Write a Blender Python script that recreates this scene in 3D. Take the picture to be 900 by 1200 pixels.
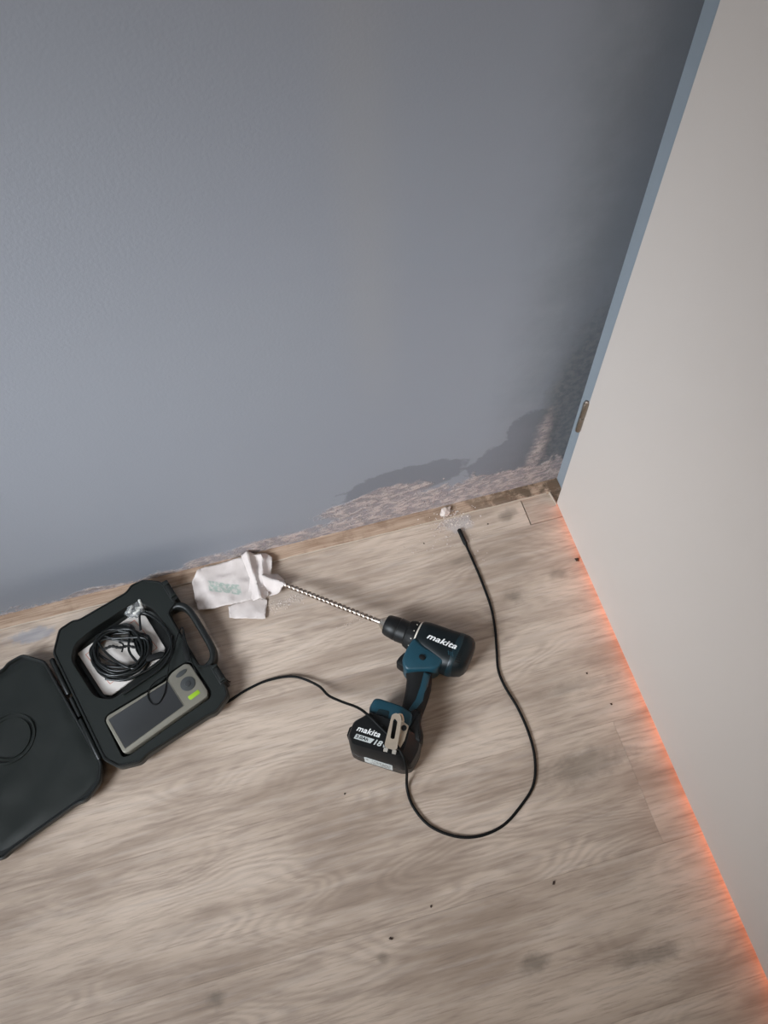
import bpy, bmesh, math, random
from mathutils import Vector, Matrix, noise, geometry
from mathutils.bvhtree import BVHTree

# ------------------------------------------------------------------ scene, camera, light
for o in list(bpy.data.objects):
    bpy.data.objects.remove(o)
scene = bpy.context.scene
COL = scene.collection
random.seed(7)

cd = bpy.data.cameras.new('camera')
cam = bpy.data.objects.new('camera', cd)
COL.objects.link(cam)
cam.location = (-0.47741, -0.70520, 1.3)
cam.rotation_euler = (0.5182295, 0.0309029, -0.2601694)
cd.sensor_fit = 'VERTICAL'
cd.sensor_height = 36.0
cd.lens = 27.0
cd.clip_start = 0.02
scene.camera = cam

scene.view_settings.view_transform = 'Standard'
scene.view_settings.look = 'None'
scene.view_settings.gamma = 1.0
scene.view_settings.use_curve_mapping = False
scene.view_settings.exposure = 0.0

world = bpy.data.worlds.new('world')
scene.world = world
world.use_nodes = True
world.node_tree.nodes['Background'].inputs[0].default_value = (0.72, 0.84, 1.0, 1)
world.node_tree.nodes['Background'].inputs[1].default_value = 0.6


def area(name, loc, direction, sx, sy, power, color):
    l = bpy.data.lights.new(name, 'AREA')
    l.shape = 'RECTANGLE'
    l.size, l.size_y = sx, sy
    l.energy = power
    l.color = color
    o = bpy.data.objects.new(name, l)
    COL.objects.link(o)
    o.location = loc
    o.rotation_euler = Vector(direction).to_track_quat('-Z', 'Y').to_euler()
    return o


# daylight through the window of the left wall, an added warm fill from overhead, and the warm hall lamp behind the door
key = area('window_daylight', (-2.12, -1.15, 1.50), (1.84, 1.22, -1.42), 0.9, 0.9, 9.2, (0.86, 0.93, 1.0))
key.data.spread = math.radians(52)
area('overhead_fill', (-0.9, -1.9, 2.44), (0, 0, -1), 0.5, 0.5, 6, (1.0, 0.80, 0.58))
area('hall_lamp', (0.62, -0.52, 0.17), (-1, 0, -0.05), 0.95, 0.26, 72, (1.0, 0.21, 0.035))

# ------------------------------------------------------------------ helpers


def srgb(r, g, b):
    def c(v):
        v /= 255.0
        return v / 12.92 if v <= 0.04045 else ((v + 0.055) / 1.055) ** 2.4
    return (c(r), c(g), c(b), 1.0)


def tag(o, label=None, cat=None, group=None, kind=None):
    if label:
        o['label'] = label
    if cat:
        o['category'] = cat
    if group:
        o['group'] = group
    if kind:
        o['kind'] = kind
    return o


def empty(name, loc=(0, 0, 0), rz=0.0, parent=None):
    o = bpy.data.objects.new(name, None)
    o.empty_display_size = 0.02
    COL.objects.link(o)
    o.location = loc
    o.rotation_euler = (0, 0, rz)
    o.parent = parent
    return o


def link(name, me, mat=None, parent=None, smooth=None):
    o = bpy.data.objects.new(name, me)
    COL.objects.link(o)
    if mat and not me.materials:
        me.materials.append(mat)
    o.parent = parent
    if smooth is not None:
        for p in me.polygons:
            p.use_smooth = True
        if smooth < 179:
            me.set_sharp_from_angle(angle=math.radians(smooth))
    return o


def pymesh(name, verts, faces, mat=None, parent=None, smooth=None):
    me = bpy.data.meshes.new(name)
    me.from_pydata([tuple(v) for v in verts], [], faces)
    me.validate()
    bm = bmesh.new()
    bm.from_mesh(me)
    bmesh.ops.recalc_face_normals(bm, faces=bm.faces)
    bm.to_mesh(me)
    bm.free()
    return link(name, me, mat, parent, smooth)


def frombm(name, bm, mat=None, parent=None, smooth=None):
    bmesh.ops.recalc_face_normals(bm, faces=bm.faces)
    me = bpy.data.meshes.new(name)
    bm.to_mesh(me)
    bm.free()
    return link(name, me, mat, parent, smooth)


def bm_box(bm, x0, x1, y0, y1, z0, z1, bevel=0.0, seg=1):
    vs = [bm.verts.new((x, y, z)) for x in (x0, x1) for y in (y0, y1) for z in (z0, z1)]
    fs = [bm.faces.new([vs[i] for i in f]) for f in
          ((0, 1, 3, 2), (4, 6, 7, 5), (0, 4, 5, 1), (2, 3, 7, 6), (0, 2, 6, 4), (1, 5, 7, 3))]
    if bevel:
        es = list({e for f in fs for e in f.edges})
        bmesh.ops.bevel(bm, geom=es, offset=bevel, segments=seg, affect='EDGES', profile=0.6)
    return bm


def box(name, x0, x1, y0, y1, z0, z1, mat, parent=None, bevel=0.0, seg=1, smooth=None):
    bm = bm_box(bmesh.new(), x0, x1, y0, y1, z0, z1, bevel, seg)
    return frombm(name, bm, mat, parent, smooth)


def roundpoly(poly, r, n=4):
    out = []
    k = len(poly)
    for i in range(k):
        p0, p1, p2 = Vector(poly[i - 1]), Vector(poly[i]), Vector(poly[(i + 1) % k])
        d0, d1 = p0 - p1, p2 - p1
        rr = min(r, d0.length * 0.45, d1.length * 0.45)
        a, b = p1 + d0.normalized() * rr, p1 + d1.normalized() * rr
        for j in range(n + 1):
            t = j / n
            q = a * (1 - t) ** 2 + p1 * 2 * t * (1 - t) + b * t * t
            out.append((q.x, q.y))
    return out


def inset(poly, d):
    k = len(poly)
    area2 = sum(poly[i][0] * poly[(i + 1) % k][1] - poly[(i + 1) % k][0] * poly[i][1] for i in range(k))
    s = 1 if area2 > 0 else -1
    out = []
    for i in range(k):
        p0, p1, p2 = Vector(poly[i - 1]), Vector(poly[i]), Vector(poly[(i + 1) % k])
        e0, e1 = (p1 - p0), (p2 - p1)
        if e0.length < 1e-9:
            e0 = e1
        if e1.length < 1e-9:
            e1 = e0
        e0, e1 = e0.normalized(), e1.normalized()
        n0, n1 = Vector((-e0.y, e0.x)) * s, Vector((-e1.y, e1.x)) * s
        n = (n0 + n1)
        n = n.normalized() if n.length > 1e-6 else n0
        c = max(0.5, n.dot(n0))
        q = p1 + n * d / c
        out.append((q.x, q.y))
    return out


def loft(rings, cap=True):
    """rings: equal-length lists of 3D points -> verts, faces"""
    n = len(rings[0])
    v = [tuple(p) for r in rings for p in r]
    f = []
    for i in range(len(rings) - 1):
        for j in range(n):
            a, b = i * n + j, i * n + (j + 1) % n
            f.append((a, b, b + n, a + n))
    if cap:
        f.append(tuple(range(n))[::-1])
        f.append(tuple((len(rings) - 1) * n + j for j in range(n)))
    return v, f


def prism(name, poly, z0, z1, mat, parent=None, bev=0.0, smooth=35, bottom=True):
    """flat slab of a polygon with softened edges"""
    if bev:
        rs = [(bev, z0), (bev * 0.3, z0 + bev * 0.3), (0, z0 + bev), (0, z1 - bev), (bev * 0.3, z1 - bev * 0.3), (bev, z1)]
    else:
        rs = [(0, z0), (0, z1)]
    rings = []
    for d, z in rs:
        pl = inset(poly, d) if d else poly
        rings.append([(x, y, z) for x, y in pl])
    v, f = loft(rings)
    return pymesh(name, v, f, mat, parent, smooth)


def spline(pts, per=8, closed=False):
    P = [Vector(p) for p in pts]
    n = len(P)
    out = []
    segs = n if closed else n - 1
    for i in range(segs):
        p0 = P[(i - 1) % n] if closed or i > 0 else P[0] * 2 - P[1]
        p1, p2 = P[i], P[(i + 1) % n]
        p3 = P[(i + 2) % n] if closed or i + 2 < n else P[-1] * 2 - P[-2]
        for k in range(per):
            t = k / per
            out.append(0.5 * ((2 * p1) + (p2 - p0) * t + (2 * p0 - 5 * p1 + 4 * p2 - p3) * t * t +
                              (3 * p1 - p0 - 3 * p2 + p3) * t ** 3))
    if not closed:
        out.append(P[-1])
    return out


def tube_geo(pts, r, n=10, closed=False):
    P = [Vector(p) for p in pts]
    m = len(P)
    up = Vector((0, 0, 1))
    rings = []
    for i in range(m):
        t = (P[(i + 1) % m] - P[i - 1]) if closed or 0 < i < m - 1 else (P[1] - P[0] if i == 0 else P[-1] - P[-2])
        if t.length < 1e-9:
            t = Vector((1, 0, 0))
        t.normalize()
        s = t.cross(up)
        if s.length < 1e-4:
            s = t.cross(Vector((0, 1, 0)))
        s.normalize()
        w = s.cross(t)
        rr = r[i] if isinstance(r, (list, tuple)) else r
        rings.append([P[i] + (s * math.cos(2 * math.pi * j / n) + w * math.sin(2 * math.pi * j / n)) * rr for j in range(n)])
    if closed:
        rings.append(rings[0])
        return loft(rings, False)
    return loft(rings, True)


def tube(name, pts, r, mat, parent=None, n=10, closed=False):
    v, f = tube_geo(pts, r, n, closed)
    return pymesh(name, v, f, mat, parent, 60)


def lathe_x(name, prof, cy, cz, mat, parent=None, n=40, smooth=35, knurl=None):
    """prof: list of (x, radius); axis along local x"""
    rings = []
    for x, r in prof:
        ring = []
        for j in range(n):
            th = 2 * math.pi * j / n
            rr = r * (knurl(j, x) if knurl else 1)
            ring.append((x, cy + rr * math.cos(th), cz + rr * math.sin(th)))
        rings.append(ring)
    v, f = loft(rings)
    return pymesh(name, v, f, mat, parent, smooth)


def superell(cx, cy, hx, hy, e, n=36):
    out = []
    for j in range(n):
        th = 2 * math.pi * j / n
        c, s = math.cos(th), math.sin(th)
        out.append((cx + hx * math.copysign(abs(c) ** (2 / e), c), cy + hy * math.copysign(abs(s) ** (2 / e), s)))
    return out


def text_mesh(body, size, shear=0.25, bold=0.0, spacing=1.0):
    cu = bpy.data.curves.new('lettering', 'FONT')
    cu.body = body
    cu.size = 1.0
    cu.shear = shear
    cu.offset = bold
    cu.space_character = spacing
    cu.resolution_u = 4
    cu.extrude = 0.0
    t = bpy.data.objects.new('lettering', cu)
    COL.objects.link(t)
    bpy.context.view_layer.update()
    dg = bpy.context.evaluated_depsgraph_get()
    me = bpy.data.meshes.new_from_object(t.evaluated_get(dg), depsgraph=dg)
    bpy.data.objects.remove(t)
    bpy.data.curves.remove(cu)
    xs = [v.co.x for v in me.vertices]
    ys = [v.co.y for v in me.vertices]
    me.transform(Matrix.Translation((-min(xs), -min(ys), 0)))
    w, h = max(xs) - min(xs), max(ys) - min(ys)
    return me, w, h


def lettering(name, body, origin, right, up, width, height, mat, parent, bvh=None, lift=0.0003, shear=0.25, bold=0.03, spacing=1.0):
    """flat print: text spanning width x height from its lower left corner"""
    me, w, h = text_mesh(body, 1, shear, bold, spacing)
    bm = bmesh.new()
    bm.from_mesh(me)
    bmesh.ops.triangulate(bm, faces=bm.faces)
    if bvh:
        bmesh.ops.subdivide_edges(bm, edges=[e for e in bm.edges if e.calc_length() > 0.18], cuts=2)
    R, U, O = Vector(right).normalized(), Vector(up).normalized(), Vector(origin)
    N = R.cross(U)
    for v in bm.verts:
        p = O + R * (v.co.x / w * width) + U * (v.co.y / h * height)
        if bvh:
            hit = bvh.ray_cast(p + N * 0.05, -N)
            if hit[0] is not None:
                p = hit[0]
        v.co = p + N * lift
    bm.to_mesh(me)
    bm.free()
    me.materials.clear()
    return link(name, me, mat, parent)


def bvh_of(*objs):
    vs, fs = [], []
    for o in objs:
        k = len(vs)
        vs += [v.co.copy() for v in o.data.vertices]
        fs += [tuple(i + k for i in p.vertices) for p in o.data.polygons]
    return BVHTree.FromPolygons(vs, fs)


def inside(poly, x, y):
    c = False
    n = len(poly)
    for i in range(n):
        x0, y0 = poly[i]
        x1, y1 = poly[i - 1]
        if (y0 > y) != (y1 > y) and x < (x1 - x0) * (y - y0) / (y1 - y0) + x0:
            c = not c
    return c


def sheetgeo(vs, fs, poly, zf, step=0.0045):
    n = len(poly)
    pts = [Vector(p) for p in poly]
    # subdivide border
    bd = []
    for i in range(n):
        a, b = pts[i], pts[(i + 1) % n]
        m = max(1, int((b - a).length / step))
        for j in range(m):
            bd.append(a.lerp(b, j / m) + Vector((noise.noise(Vector((a.x * 90 + j, 3, 1))), noise.noise(Vector((j + 7, a.y * 90, 4))))) * 0.0009)
    nb_ = len(bd)
    allp = list(bd)
    rr = random.Random(len(vs) + 1)
    xs, ys = [p.x for p in bd], [p.y for p in bd]
    pl_ = [(p.x, p.y) for p in bd]
    x = min(xs)
    while x < max(xs):
        y = min(ys)
        while y < max(ys):
            q = (x + rr.uniform(-0.3, 0.3) * step, y + rr.uniform(-0.3, 0.3) * step)
            if inside(pl_, *q):
                allp.append(Vector(q))
            y += step
        x += step
    res = geometry.delaunay_2d_cdt(allp, [(i, (i + 1) % nb_) for i in range(nb_)], [list(range(nb_))], 1, 1e-7)
    k = len(vs)
    for p in res[0]:
        vs.append((p.x, p.y, max(0.0006, zf(p.x, p.y))))
    for q in res[2]:
        fs.append(tuple(i + k for i in q))


def ridge(x, y, s, f):
    return s * (1 - abs(noise.noise(Vector((x * f, y * f, s * 1000)))) * 2.2)


def dist_seg(x, y, a, b):
    A, Bv, Pn = Vector(a), Vector(b), Vector((x, y))
    t = max(0, min(1, (Pn - A).dot(Bv - A) / (Bv - A).length_squared))
    return (A + (Bv - A) * t - Pn).length


# ------------------------------------------------------------------ materials


class NT:
    """small node-tree writer"""

    def __init__(self, name):
        self.m = bpy.data.materials.new(name)
        self.m.use_nodes = True
        self.t = self.m.node_tree
        self.b = self.t.nodes['Principled BSDF']

    def n(self, typ, **kw):
        nd = self.t.nodes.new(typ)
        for k, v in kw.items():
            setattr(nd, k, v)
        return nd

    def put(self, sock, v):
        if isinstance(v, bpy.types.NodeSocket):
            self.t.links.new(v, sock)
        else:
            sock.default_value = v

    def math(self, op, a, b=0.0, c=None, clamp=False):
        nd = self.n('ShaderNodeMath', operation=op, use_clamp=clamp)
        self.put(nd.inputs[0], a)
        self.put(nd.inputs[1], b)
        if c is not None:
            self.put(nd.inputs[2], c)
        return nd.outputs[0]

    def pos(self):
        return self.n('ShaderNodeNewGeometry').outputs['Position']

    def sep(self, v):
        nd = self.n('ShaderNodeSeparateXYZ')
        self.put(nd.inputs[0], v)
        return nd.outputs

    def comb(self, x, y, z=0.0):
        nd = self.n('ShaderNodeCombineXYZ')
        for i, q in enumerate((x, y, z)):
            self.put(nd.inputs[i], q)
        return nd.outputs[0]

    def noise(self, v, scale, detail=4.0, rough=0.5, dist=0.0):
        nd = self.n('ShaderNodeTexNoise')
        self.put(nd.inputs['Vector'], v)
        nd.inputs['Scale'].default_value = scale
        nd.inputs['Detail'].default_value = detail
        nd.inputs['Roughness'].default_value = rough
        nd.inputs['Distortion'].default_value = dist
        return nd.outputs['Fac']

    def mix(self, f, a, b, mode='MIX'):
        nd = self.n('ShaderNodeMix', data_type='RGBA', blend_type=mode)
        self.put(nd.inputs[0], f)
        self.put(nd.inputs[6], a)
        self.put(nd.inputs[7], b)
        return nd.outputs[2]

    def ss(self, v, lo, hi):
        """smoothstep lo->hi (0..1)"""
        nd = self.n('ShaderNodeMapRange', interpolation_type='SMOOTHSTEP')
        self.put(nd.inputs[0], v)
        self.put(nd.inputs[1], lo)
        self.put(nd.inputs[2], hi)
        return nd.outputs[0]

    def bump(self, h, strength=0.3, dist=0.001):
        nd = self.n('ShaderNodeBump')
        nd.inputs['Strength'].default_value = strength
        nd.inputs['Distance'].default_value = dist
        self.put(nd.inputs['Height'], h)
        self.t.links.new(nd.outputs[0], self.b.inputs['Normal'])

    def base(self, c, rough=0.5, metal=0.0, spec=0.5):
        self.put(self.b.inputs['Base Color'], c)
        self.put(self.b.inputs['Roughness'], rough)
        self.put(self.b.inputs['Metallic'], metal)
        self.put(self.b.inputs['Specular IOR Level'], spec)
        return self.m


def plain(name, col, rough=0.5, metal=0.0, var=0.12, scale=120.0, bump=0.0, bscale=900.0, spec=0.5):
    """solid material with slight procedural mottling and optional fine grain"""
    t = NT(name)
    tc = t.n('ShaderNodeTexCoord').outputs['Object']
    k = t.noise(tc, scale, 3)
    dark = tuple(c * (1 - var) for c in col[:3]) + (1,)
    lite = tuple(min(1, c * (1 + var)) for c in col[:3]) + (1,)
    t.base(t.mix(k, dark, lite), rough, metal, spec)
    if bump:
        t.bump(t.noise(tc, bscale, 2), bump, 0.0005)
    return t.m


def make_wall_mat():
    t = NT('damp_blue_paint')
    p = t.pos()
    x, y, z = t.sep(p)
    warp = t.noise(p, 14, 6, 0.62)
    warp2 = t.noise(p, 55, 5, 0.6)
    fine = t.noise(p, 190, 4, 0.65)
    w0 = t.math('SUBTRACT', warp, 0.5)
    w1 = t.math('SUBTRACT', warp2, 0.5)
    jit = t.math('ADD', t.math('MULTIPLY', w0, 1.1), t.math('MULTIPLY', w1, 0.55))

    def blob(cx, cz, rx, rz, rot=0.0, soft=0.12, noisy=1.0):
        c, s = math.cos(rot), math.sin(rot)
        dx, dz = t.math('SUBTRACT', x, cx), t.math('SUBTRACT', z, cz)
        u = t.math('ADD', t.math('MULTIPLY', dx, c / rx), t.math('MULTIPLY', dz, s / rx))
        v = t.math('ADD', t.math('MULTIPLY', dx, -s / rz), t.math('MULTIPLY', dz, c / rz))
        d = t.math('SQRT', t.math('ADD', t.math('MULTIPLY', u, u), t.math('MULTIPLY', v, v)))
        d = t.math('ADD', d, t.math('MULTIPLY', jit, noisy))
        return t.math('SUBTRACT', 1.0, t.ss(d, 1.0 - soft, 1.0 + soft))

    def many(lst):
        r = blob(*lst[0])
        for b in lst[1:]:
            r = t.math('MAXIMUM', r, blob(*b))
        return r

    # dry paint: slightly clouded grey blue
    cloud = t.noise(p, 2.2, 3, 0.5)
    paint = t.mix(cloud, srgb(140, 143, 151), srgb(147, 149, 155))
    # vertical touched-up roller band
    streak = t.math('SUBTRACT', 1.0, t.ss(t.math('ABSOLUTE', t.math('ADD', x, 0.33)), 0.0, 0.06))
    streak = t.math('MULTIPLY', streak, t.math('MULTIPLY', t.ss(z, 0.25, 0.6), 0.22))
    paint = t.mix(streak, paint, srgb(162, 158, 153))
    # wet dark patches with a sharp outline
    wet = many([(-0.30, 0.125, 0.12, 0.050, 0.10, 0.07, 0.8), (-0.235, 0.135, 0.055, 0.042, -0.1, 0.07, 0.7),
                (-0.085, 0.125, 0.085, 0.06, 0.35, 0.07, 0.8), (-0.055, 0.20, 0.048, 0.055, 0.5, 0.07, 0.8)])
    col = t.mix(t.math('MULTIPLY', wet, 0.66), paint, srgb(110, 111, 118))
    # corner shade put into the paint colour, soft edged, up to the top of the view
    corner_shade = t.math('ADD', t.math('MULTIPLY', w0, 0.10), t.math('ADD', x, 0.02))
    corner_shade_m = t.ss(corner_shade, -0.14, 0.055)
    col = t.mix(t.math('MULTIPLY', corner_shade_m, 0.62), col, srgb(76, 80, 84))
    left = blob(-0.85, 0.055, 0.26, 0.06, 0.0, 0.55, 0.35)
    col = t.mix(t.math('MULTIPLY', left, 0.40), col, srgb(102, 108, 118))
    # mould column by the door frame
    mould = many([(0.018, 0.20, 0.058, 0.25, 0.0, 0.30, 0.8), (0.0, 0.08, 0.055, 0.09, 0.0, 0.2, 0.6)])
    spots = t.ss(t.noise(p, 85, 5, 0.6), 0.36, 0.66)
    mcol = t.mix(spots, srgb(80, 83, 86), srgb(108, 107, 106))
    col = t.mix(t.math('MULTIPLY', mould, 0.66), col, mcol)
    # bare, salt-crusted plaster along the foot of the wall
    foot = t.math('ADD', z, t.math('MULTIPLY', jit, 0.09))
    right = t.ss(x, -0.50, -0.36)
    tall = t.math('ADD', 0.018, t.math('MULTIPLY', right, 0.066))
    crust = t.math('SUBTRACT', 1.0, t.ss(t.math('SUBTRACT', foot, tall), -0.012, 0.006))
    extra = many([(-0.345, 0.085, 0.10, 0.038, 0.10, 0.12, 1.0), (-0.038, 0.12, 0.012, 0.085, -0.08, 0.9, 2.0),
                  (-0.55, 0.026, 0.09, 0.022, 0.0, 0.2, 1.2), (-0.67, 0.02, 0.05, 0.022, 0.0, 0.2, 1.2)])
    crust = t.math('MAXIMUM', crust, extra)
    salt = t.ss(t.noise(t.comb(t.math('MULTIPLY', x, 42.0), 0.0, t.math('MULTIPLY', z, 95.0)), 1.0, 6, 0.62, 0.6), 0.40, 0.60)
    ccol = t.mix(salt, srgb(148, 138, 138), srgb(200, 183, 176))
    pits = t.ss(t.noise(t.comb(t.math('MULTIPLY', x, 90.0), 3.0, t.math('MULTIPLY', z, 200.0)), 1.0, 3, 0.55), 0.58, 0.68)
    ccol = t.mix(t.math('MULTIPLY', pits, 0.55), ccol, srgb(122, 108, 104))
    keep = t.math('ADD', 0.62, t.math('MULTIPLY', t.ss(fine, 0.35, 0.6), 0.26))
    col = t.mix(t.math('MULTIPLY', crust, keep), col, ccol)
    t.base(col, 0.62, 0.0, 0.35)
    h = t.math('ADD', t.math('MULTIPLY', t.noise(p, 260, 2), 0.10),
               t.math('MULTIPLY', crust, t.math('ADD', t.math('MULTIPLY', salt, 1.1), t.math('MULTIPLY', fine, 0.35))))
    t.bump(h, 0.5, 0.004)
    return t.m


def make_plank_mat():
    t = NT('grey_oak_laminate')
    p = t.pos()
    oi = t.n('ShaderNodeObjectInfo').outputs['Random']
    x, y, z = t.sep(p)
    off = t.math('MULTIPLY', oi, 37.0)
    # growth-ring height field: contour lines give straight grain and cathedral arches
    big = t.noise(t.comb(t.math('MULTIPLY', x, 2.3), t.math('MULTIPLY', y, 8.5), off), 1.0, 2, 0.5)
    mid = t.noise(t.comb(t.math('MULTIPLY', x, 7.0), t.math('MULTIPLY', y, 30.0), off), 1.0, 3, 0.5)
    ring = t.math('ADD', t.math('MULTIPLY', y, 46.0), t.math('MULTIPLY', big, 24.0))
    ring = t.math('ADD', ring, t.math('MULTIPLY', mid, 1.3))
    rs = t.math('FRACT', ring)
    rs = t.math('ABSOLUTE', t.math('SUBTRACT', t.math('MULTIPLY', rs, 2.0), 1.0))
    ringw = t.ss(rs, 0.10, 0.95)
    fib = t.noise(t.comb(t.math('MULTIPLY', x, 20.0), t.math('MULTIPLY', y, 300.0), off), 1.0, 4, 0.65)
    fib2 = t.noise(t.comb(t.math('MULTIPLY', x, 7.0), t.math('MULTIPLY', y, 90.0), off), 1.0, 5, 0.6)
    cloud = t.noise(t.comb(t.math('MULTIPLY', x, 4.2), t.math('MULTIPLY', y, 15.0), off), 1.0, 4, 0.55)
    base = t.mix(t.ss(cloud, 0.30, 0.68), srgb(161, 142, 126), srgb(203, 184, 167))
    amp = t.ss(t.noise(t.comb(t.math('MULTIPLY', x, 3.0), t.math('MULTIPLY', y, 9.0), t.math('ADD', off, 9.0)), 1.0, 2), 0.40, 0.62)
    col = t.mix(t.math('MULTIPLY', t.math('MULTIPLY', ringw, 0.29), t.math('ADD', 0.25, t.math('MULTIPLY', amp, 0.75))), base, srgb(128, 112, 102))
    col = t.mix(t.math('MULTIPLY', t.ss(fib, 0.46, 0.72), 0.46), col, srgb(126, 110, 100))
    col = t.mix(t.math('MULTIPLY', t.ss(fib2, 0.50, 0.75), 0.40), col, srgb(130, 114, 104))
    col = t.mix(t.math('MULTIPLY', t.ss(fib2, 0.55, 0.25), 0.35), col, srgb(206, 192, 181))

    # knots and shaded flames where the boards have them
    wp = t.noise(p, 30, 4, 0.6)
    for kx, ky, rx, ry, a in ((-0.097, -0.050, 0.022, 0.013, 0.55), (-0.144, -0.216, 0.026, 0.016, 0.55), (-0.048, -0.193, 0.02, 0.012, 0.4),
                              (-0.305, -0.770, 0.030, 0.013, 0.6), (-0.15, -0.80, 0.06, 0.014, 0.5), (-0.769, -0.690, 0.017, 0.014, 0.6),
                              (-0.13, -0.53, 0.09, 0.026, 0.45), (-0.52, -0.705, 0.012, 0.008, 0.5), (-0.085, -0.40, 0.10, 0.012, 0.3),
                              (-0.21, -0.118, 0.05, 0.008, 0.3), (-0.93, -0.33, 0.07, 0.022, 0.3)):
        dx = t.math('DIVIDE', t.math('SUBTRACT', x, kx), rx)
        dy = t.math('DIVIDE', t.math('SUBTRACT', y, ky), ry)
        d = t.math('SQRT', t.math('ADD', t.math('MULTIPLY', dx, dx), t.math('MULTIPLY', dy, dy)))
        d = t.math('ADD', d, t.math('MULTIPLY', t.math('SUBTRACT', wp, 0.5), 2.2))
        m = t.math('SUBTRACT', 1.0, t.ss(d, 0.15, 1.3))
        col = t.mix(t.math('MULTIPLY', m, a), col, srgb(96, 88, 78))
    # smear of wall paint and chalky dust
    sm = t.noise(p, 60, 4, 0.6)
    for kx, ky, rx, ry, a, c in ((-1.005, -0.052, 0.05, 0.016, 0.55, (138, 146, 160)), (-0.195, -0.042, 0.035, 0.02, 0.45, (176, 174, 178)),
                                 (-0.545, -0.105, 0.05, 0.02, 0.25, (196, 188, 180))):
        dx = t.math('DIVIDE', t.math('SUBTRACT', x, kx), rx)
        dy = t.math('DIVIDE', t.math('SUBTRACT', y, ky), ry)
        d = t.math('SQRT', t.math('ADD', t.math('MULTIPLY', dx, dx), t.math('MULTIPLY', dy, dy)))
        d = t.math('ADD', d, t.math('MULTIPLY', t.math('SUBTRACT', sm, 0.5), 1.4))
        m = t.math('SUBTRACT', 1.0, t.ss(d, 0.5, 1.1))
        col = t.mix(t.math('MULTIPLY', m, a), col, srgb(*c))
    t.base(col, t.math('ADD', 0.42, t.math('MULTIPLY', fib, 0.12)), 0.0, 0.4)
    t.bump(t.math('ADD', t.math('MULTIPLY', fib, 0.6), t.math('MULTIPLY', ringw, -0.3)), 0.22, 0.0006)
    return t.m


def make_strip_mat():
    t = NT('stained_batten_wood')
    p = t.pos()
    x, y, z = t.sep(p)
    g = t.noise(t.comb(t.math('MULTIPLY', x, 12.0), t.math('MULTIPLY', y, 260.0), t.math('MULTIPLY', z, 200.0)), 1.0, 4, 0.6)
    col = t.mix(t.ss(g, 0.3, 0.7), srgb(146, 120, 100), srgb(182, 158, 138))
    rot = t.math('MULTIPLY', t.ss(x, -0.34, -0.02), t.ss(t.noise(p, 45, 5, 0.65), 0.36, 0.56))
    col = t.mix(t.math('MULTIPLY', rot, 0.85), col, srgb(78, 64, 50))
    wear = t.ss(t.noise(p, 28, 5, 0.6), 0.50, 0.68)
    col = t.mix(t.math('MULTIPLY', wear, 0.45), col, srgb(110, 84, 66))
    t.base(col, 0.7, 0.0, 0.25)
    t.bump(g, 0.3, 0.0008)
    return t.m


def make_paper_mat():
    t = NT('thin_white_tissue')
    tc = t.n('ShaderNodeTexCoord').outputs['Object']
    x, y, z = t.sep(tc)
    n1 = t.noise(tc, 60, 4)
    col = t.mix(n1, srgb(198, 187, 182), srgb(214, 204, 199))
    # faded green print on the sleeve
    inx = t.math('SUBTRACT', 1.0, t.ss(t.math('ABSOLUTE', t.math('ADD', x, 0.6505)), 0.026, 0.030))
    yy = t.math('ADD', t.math('ADD', y, 0.060), t.math('MULTIPLY', t.math('ADD', x, 0.6505), 0.45))
    iny = t.math('SUBTRACT', 1.0, t.ss(t.math('ABSOLUTE', yy), 0.009, 0.012))
    mark = t.ss(t.noise(t.comb(t.math('MULTIPLY', x, 190.0), t.math('MULTIPLY', yy, 130.0)), 1.0, 3, 0.6), 0.40, 0.56)
    k = t.math('MULTIPLY', t.math('MULTIPLY', inx, iny), t.math('ADD', 0.16, t.math('MULTIPLY', mark, 0.42)))
    col = t.mix(k, col, srgb(108, 150, 134))
    t.base(col, 0.85, 0.0, 0.2)
    t.bump(t.noise(tc, 400, 3), 0.15, 0.0005)
    return t.m


M = {}
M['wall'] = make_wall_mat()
M['plank'] = make_plank_mat()
M['strip'] = make_strip_mat()
M['paper'] = make_paper_mat()
M['lip'] = plain('pale_cut_edge', srgb(176, 160, 144), 0.6)
M['subfloor'] = plain('dark_screed', srgb(52, 46, 42), 0.9)
M['door'] = plain('white_door_lacquer', srgb(198, 188, 180), 0.5, var=0.015, scale=3.0, bump=0.04, bscale=300)
M['frame'] = plain('frame_blue_paint', srgb(136, 144, 151), 0.5, var=0.05, scale=25.0, bump=0.08, bscale=200)
M['white'] = plain('white_plaster', srgb(226, 224, 220), 0.9, var=0.03, scale=5)
M['sidewall'] = plain('pale_wall_paint', srgb(205, 203, 200), 0.9, var=0.03, scale=5)
M['steel'] = plain('brushed_steel', srgb(200, 194, 184), 0.35, 1.0, 0.1, 200)
M['hingemetal'] = plain('worn_hinge_metal', srgb(150, 142, 130), 0.42, 1.0, 0.25, 160)
M['chrome'] = plain('bright_bit_steel', srgb(168, 156, 146), 0.42, 1.0, 0.12, 300)
M['hookmetal'] = plain('warm_hook_steel', srgb(206, 190, 170), 0.40, 0.6, 0.1, 200)
M['black'] = plain('black_plastic', srgb(15, 16, 17), 0.45, bump=0.15, spec=0.35)
M['rubber'] = plain('black_rubber', srgb(12, 13, 13), 0.6, bump=0.3, spec=0.3)
M['housing'] = plain('dark_teal_black_plastic', srgb(6, 16, 19), 0.45, bump=0.15, spec=0.35)
M['teal'] = plain('teal_plastic', srgb(17, 61, 75), 0.45, bump=0.12)
M['darkteal'] = plain('dark_teal_plastic', srgb(6, 32, 39), 0.45, bump=0.12)
M['ring'] = plain('ivory_ring', srgb(214, 206, 192), 0.5)
M['print'] = plain('white_print', srgb(232, 232, 230), 0.5, var=0.03)
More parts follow.
